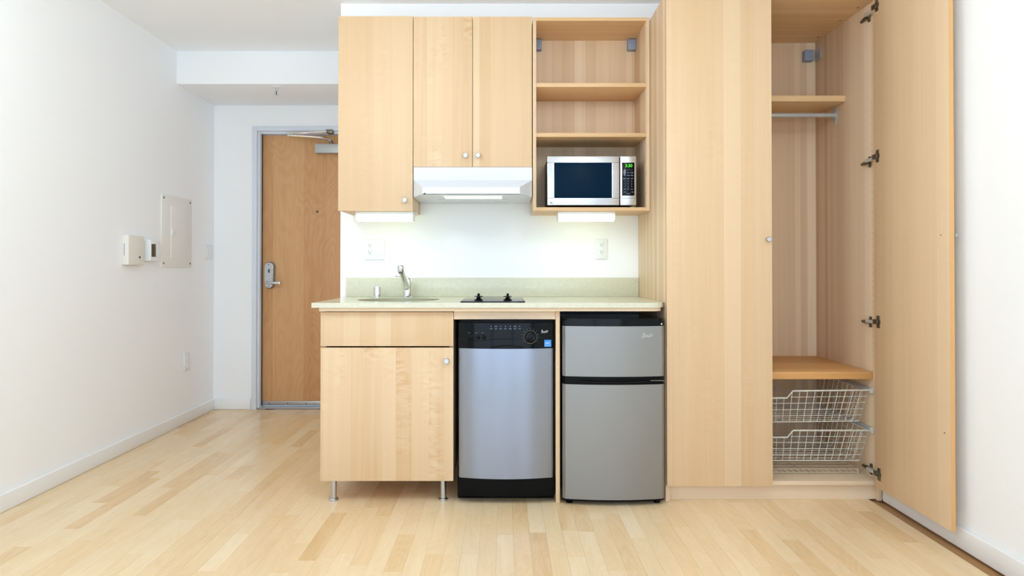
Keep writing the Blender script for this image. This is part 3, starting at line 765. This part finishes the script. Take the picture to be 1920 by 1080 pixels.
mkobj('sticker_caption', text_bm('ENERGY STAR', .0042, (sx0 + .0155, ys - .0002, .7185)), M['print'], cp, False)

# ------------------------------------------------------------------ refrigerator
t = thing('refrigerator', 'compact two-door silver refrigerator beside the wardrobe', 'refrigerator', (.497, 2.9, 0))
fx0, fx1 = .2665, .7285
mkobj('cabinet', bx(fx0 + .004, fx1 - .003, 2.962, 3.47, .022, .8350, bev=.003), M['black'], t)
bm = bowed(B(), fx0 - .001, fx1 + .001, .8105, .8430, 2.905, .020, 3.20, 24, .012)
bmesh.ops.bevel(bm, geom=[e for e in bm.edges if all(v.co.z > .8425 for v in e.verts)], offset=.008, segments=3, affect='EDGES')
mkobj('top_cap', bm, M['gloss'], t)
fd = mkobj('freezer_door', bowed(B(), fx0, fx1, .5825, .8095, 2.904, .020, 2.955, 28, .012), M['silver'], t)
ld_ = mkobj('fridge_door', bowed(B(), fx0, fx1, .0290, .5460, 2.904, .020, 2.955, 28, .012), M['silver'], t)
mkobj('door_gap_trim', bowed(B(), fx0 + .001, fx1 - .001, .5465, .5820, 2.909, .020, 2.958, 24, .010), M['black'], t)
pts = []
for i in range(21):
    x = .345 + .30 * i / 20; pts.append((x, bow_y(x, fx0, fx1, 2.906, .020) - .003, .5600 - .004 * math.sin(math.pi * i / 20)))
mkobj('handle_lip', tube(B(), pts, .0058, 8), M['gloss'], t)
mkobj('hinge_plate', bx(.662, .724, 2.894, 2.94, .5620, .5655), M['hinge'], t)
mkobj('top_hinge_screw', lathe(B(), [(.004, 0), (.004, .004), (.002, .005)], (.7135, bow_y(.7135, fx0, fx1, 2.905, .020), .8185), '-y', 10), M['satin'], t)
mkobj('bottom_trim', bowed(B(), fx0, fx1, .0205, .0285, 2.908, .020, 2.955, 24, .010), M['black'], t)
for x in (.300, .700):
    for y in (2.945, 3.42): mkobj('foot', lathe(B(), [(.016, .0003), (.016, .008), (.010, .010), (.010, .024)], (x, y, 0), 'z', 14), M['black'], t)
script_logo(.6235, .7585, .050, bow_y(.648, fx0, fx1, 2.904, .020) - .0018, fd, M['print'])

# ------------------------------------------------------------------ wardrobe
wf, wb = 2.950, 3.537
t = thing('wardrobe', 'tall two-door maple wardrobe with its right door standing open', 'wardrobe', (1.242, wf, 0))
mkobj('side_panel', bx(.7425, .7615, wf, wb, .0005, 2.336, bev=.001), M['carcass'], t)
rs = mkobj('side_panel', bx(1.7205, 1.7395, wf + .003, wb, .0005, 2.336, bev=.001), M['carcass'], t)
mkobj('top_panel', bx(.7615, 1.7205, wf, wb, 2.317, 2.336), M['mapleh'], t)
mkobj('bottom_panel', bx(.7615, 1.7205, wf, wb - .008, .0735, .0930, bev=.0008), M['pale'], t)
mkobj('plinth', bx(.7615, 1.7205, 2.977, 2.995, .0005, .0730), M['pale'], t)
mkobj('back_panel', bx(.7615, 1.7205, wb - .008, wb, .0735, 2.317), M['carcass'], t)
mkobj('shelf', bx(.7620, 1.7200, 3.217, wb - .009, 1.9122, 1.9417, bev=.001), M['mapleh'], t)
mkobj('shelf', bx(.7620, 1.7200, 2.986, wb - .009, .5544, .5892, bev=.001), M['honey'], t)
# closed left door / open right door
dl_ = mkobj('door', bx(.7440, 1.2270, 2.928, 2.946, .0760, 2.322, bev=.0012), M['maple'], t); knob(dl_, 1.2050, 2.928, 1.203, .0115)
dr = mkobj('door', bx(1.6905, 1.7065, 2.4255, 2.925, .0760, 2.322, bev=.0012), M['maple'], t)
mkobj('edge_band', bx(1.6907, 1.7063, 2.4246, 2.4257, .0765, 2.3215), M['edge'], dr)
mkobj('knob', lathe(B(), [(.007, -.001), (.006, .012), (.0115, .016), (.0115, .024), (.010, .026)], (1.7065, 2.452, 1.1990), 'x', 18), M['satin'], dr)
for y, z in ((2.4755, 1.199), (2.461, .4389)):
    mkobj('hole', lathe(B(), [(.003, 0), (.003, .0006)], (1.6906, y, z), '-x', 8), M['hinge'], dr)
for z in (2.262, 1.577, .8272, .140):
    h = mkobj('hinge', bx(1.7120, 1.7206, 2.992, 3.006, z - .032, z + .018, bev=.002), M['hinge'], t)
    bm = B(); tube(bm, [(1.7165, 3.000, z - .007), (1.713, 3.03, z - .008), (1.7155, 3.066, z - .009)], [.010, .009, .006], 8)
    mkobj('hinge_plate', bm, M['hinge'], h)
    bm = B(); box(bm, 1.690, 1.712, 2.925, 2.998, z - .010, z + .004, bev=.002); mkobj('hinge_arm', bm, M['hingearm'], h)
    bm = lathe(B(), [(.0165, 0), (.0165, .003)], (1.6906, 2.892, z + .002), '-x', 18); box(bm, 1.6872, 1.6904, 2.880, 2.902, z - .026, z + .030, bev=.001); box(bm, 1.683, 1.690, 2.893, 2.926, z - .009, z + .012, bev=.001)
    mkobj('hinge_cup', bm, M['hinge'], h)
# shelf-pin holes on the right side panel
bm = B()
for y in (2.988, 3.30):
    z = .66
    while z < 1.86:
        if abs(z - 1.577) > .04 and abs(z - .8272) > .04: lathe(bm, [(.0021, 0), (.0021, .0003)], (1.7204, y, z), '-x', 6)
        z += .032
o = mkobj('shelf_pin_holes', bm, M['hinge'], t); o['kind'] = 'stuff'
# hanging rail
rl = mkobj('clothes_rail', tube(B(), [(.765, 3.316, 1.8655), (1.717, 3.316, 1.8655)], .0125, 14), M['alu'], t)
for x, s in ((1.7203, -1), (.7617, 1)):
    pts = [(3.290, 1.872), (3.300, 1.900), (3.316, 1.906), (3.332, 1.900), (3.342, 1.872), (3.330, 1.835), (3.316, 1.812), (3.302, 1.835)]
    mkobj('rail_flange', poly_prism(B(), pts, x, x + s * .005, 'x'), M['alu'], rl)
    mkobj('rail_socket', lathe(B(), [(.018, .004), (.018, .014)], (x, 3.316, 1.8655), '-x' if s < 0 else 'x', 16), M['alu'], rl)
    mkobj('screw', bx(min(x, x + s * .003), max(x, x + s * .003), 3.325, 3.345, 1.913, 1.929, bev=.001), M['alu'], rl)
mkobj('hanging_bracket', bx(1.6465, 1.6950, 3.490, wb - .008, 2.2089, 2.2676, bev=.003), M['plate'], t)
mkobj('bracket_screw_plate', bx(1.7165, 1.7205, 3.46, 3.528, 2.215, 2.277, bev=.001), M['alu'], t)
mkobj('hanging_bracket', bx(.789, .8375, 3.490, wb - .008, 2.2089, 2.2676, bev=.003), M['plate'], t)
for y in (3.05, 3.21, 3.44): mkobj('cam_fitting', lathe(B(), [(.006, 0), (.006, .0006)], (1.692, y, 2.3164), 'z', 10), M['hinge'], t)
# drawer runners
for zc in (.505, .3215):
    for xa, xb, s in ((1.7090, 1.7204, 1), (.7616, .7730, -1)):
        r_ = mkobj('runner', bx(xa, xb, 2.995, 3.50, zc - .009, zc + .009, bev=.003), M['alu'], t)
        mkobj('runner_end', bx(xa - .003 if s > 0 else xa, xb if s > 0 else xb + .003, 2.975, 2.998, zc - .018, zc + .008, bev=.004), M['wire'], r_)

# wire baskets
def basket(label, zr, zb, tilt):
    x0, x1, y0, y1 = .7770, 1.7070, 3.000, 3.490
    xc = 1.242; dz = .032; bx0, bx1, by0, by1 = x0 + .040, x1 - .040, y0 + .012, y1 - .02
    t = thing('wire_basket', label, 'basket', (xc, (y0 + y1) / 2, zb), 'pull-out wire baskets in the wardrobe')
    tz = lambda x: (x - xc) * tilt
    def P(x, y, z): return (x, y, z + tz(x))
    rim = [P(x0, y0, zr), P(xc - .115, y0, zr), P(xc - .085, y0, zr - dz), P(xc + .083, y0, zr - dz), P(xc + .110, y0, zr), P(x1, y0, zr)]
    mkobj('rim_front', tube(B(), rim, .0040, 8), M['wire'], t)
    mkobj('rim_side', tube(B(), [P(x0, y0, zr), P(x0, y1, zr)], .0035, 8), M['wire'], t)
    mkobj('rim_side', tube(B(), [P(x1, y0, zr), P(x1, y1, zr)], .0035, 8), M['wire'], t)
    mkobj('rim_back', tube(B(), [P(x0, y1, zr), P(x1, y1, zr)], .0035, 8), M['wire'], t)
    w = .0015; N = 26; R = 5; ND = 11
    def wires(name, segs): 
        bm = B()
        for a_, b_ in segs: tube(bm, [P(*a_), P(*b_)], w, 5)
        mkobj(name, bm, M['wire'], t)
    def L(a, b, k): return a + (b - a) * k
    fr_, bk, sl, sr, bt = [], [], [], [], []
    for i in range(N + 1):
        k = i / N; xt = L(x0, x1, k); xb_ = L(bx0, bx1, k)
        zt = zr - dz if abs(xt - xc) < .098 else zr
        kk = (zt - zb) / (zr - zb)
        fr_.append(((L(xb_, xt, kk), L(by0, y0, kk), zt), (xb_, by0, zb)))
        if i % 2 == 0: bk.append(((xt, y1, zr), (xb_, by1, zb)))
        if i % 5 == 0: bt.append(((xb_, by0, zb), (xb_, by1, zb)))
    for j in range(R):
        k = 0 if j == R - 1 else (R - 1 - j) / R
        k = [0.0, .19, .39, .60, .80][R - 1 - j]
        z = L(zb, zr, k); xa = L(bx0, x0, k); xb_ = L(bx1, x1, k); ya = L(by0, y0, k); yb = L(by1, y1, k)
        if k > .75:
            fr_.append(((xa, ya, z), (xc - .105, ya, z))); fr_.append(((xc + .100, ya, z), (xb_, ya, z)))
        else: fr_.append(((xa, ya, z), (xb_, ya, z)))
        (bk.append(((xa, yb, z), (xb_, yb, z))) if j % 2 == 0 else None); sl.append(((xa, ya, z), (xa, yb, z))); sr.append(((xb_, ya, z), (xb_, yb, z)))
    for i in range(ND + 1):
        k = i / ND; yt_ = L(y0, y1, k); yb_ = L(by0, by1, k)
        sl.append(((x0, yt_, zr), (bx0, yb_, zb))); sr.append(((x1, yt_, zr), (bx1, yb_, zb)))
        bt.append(((bx0, yb_, zb - .002), (bx1, yb_, zb - .002)))
    wires('front_mesh', fr_); wires('back_mesh', bk); wires('side_mesh', sl); wires('side_mesh', sr); wires('bottom_mesh', bt)
basket('upper white wire basket, directly below the thick wardrobe shelf', .4955, .3500, .012)
basket('lower white wire basket, nearest the wardrobe floor', .3125, .1700, 0.0)
# low wire rack on the wardrobe floor
t = thing('wire_rack', 'low pale wire rack lying on the wardrobe floor under the baskets', 'rack', (1.242, 3.26, .093))
bm = B()
for z in (.0985, .1165): tube(bm, [(.80, 3.055, z), (1.685, 3.055, z)], .0030, 6)
x = .80; k = 0
while x < 1.67:
    tube(bm, [(x, 3.055, .1165), (x + .028, 3.055, .0985)], .0022, 5); x += .028
mkobj('front_strip', bm, M['rackwire'], t)
bm = B()
for i in range(9): y = 3.10 + i * .045; tube(bm, [(.80, y, .1165), (1.685, y, .1165)], .0022, 5)
for x in (.80, 1.10, 1.40, 1.685): tube(bm, [(x, 3.055, .1165), (x, 3.47, .1165)], .0026, 5)
mkobj('rack_grid', bm, M['rackwire'], t)
for x in (.80, 1.685):
    for y in (3.055, 3.46): mkobj('foot', tube(B(), [(x, y, .0932), (x, y, .1165)], .004, 6), M['rackwire'], t)
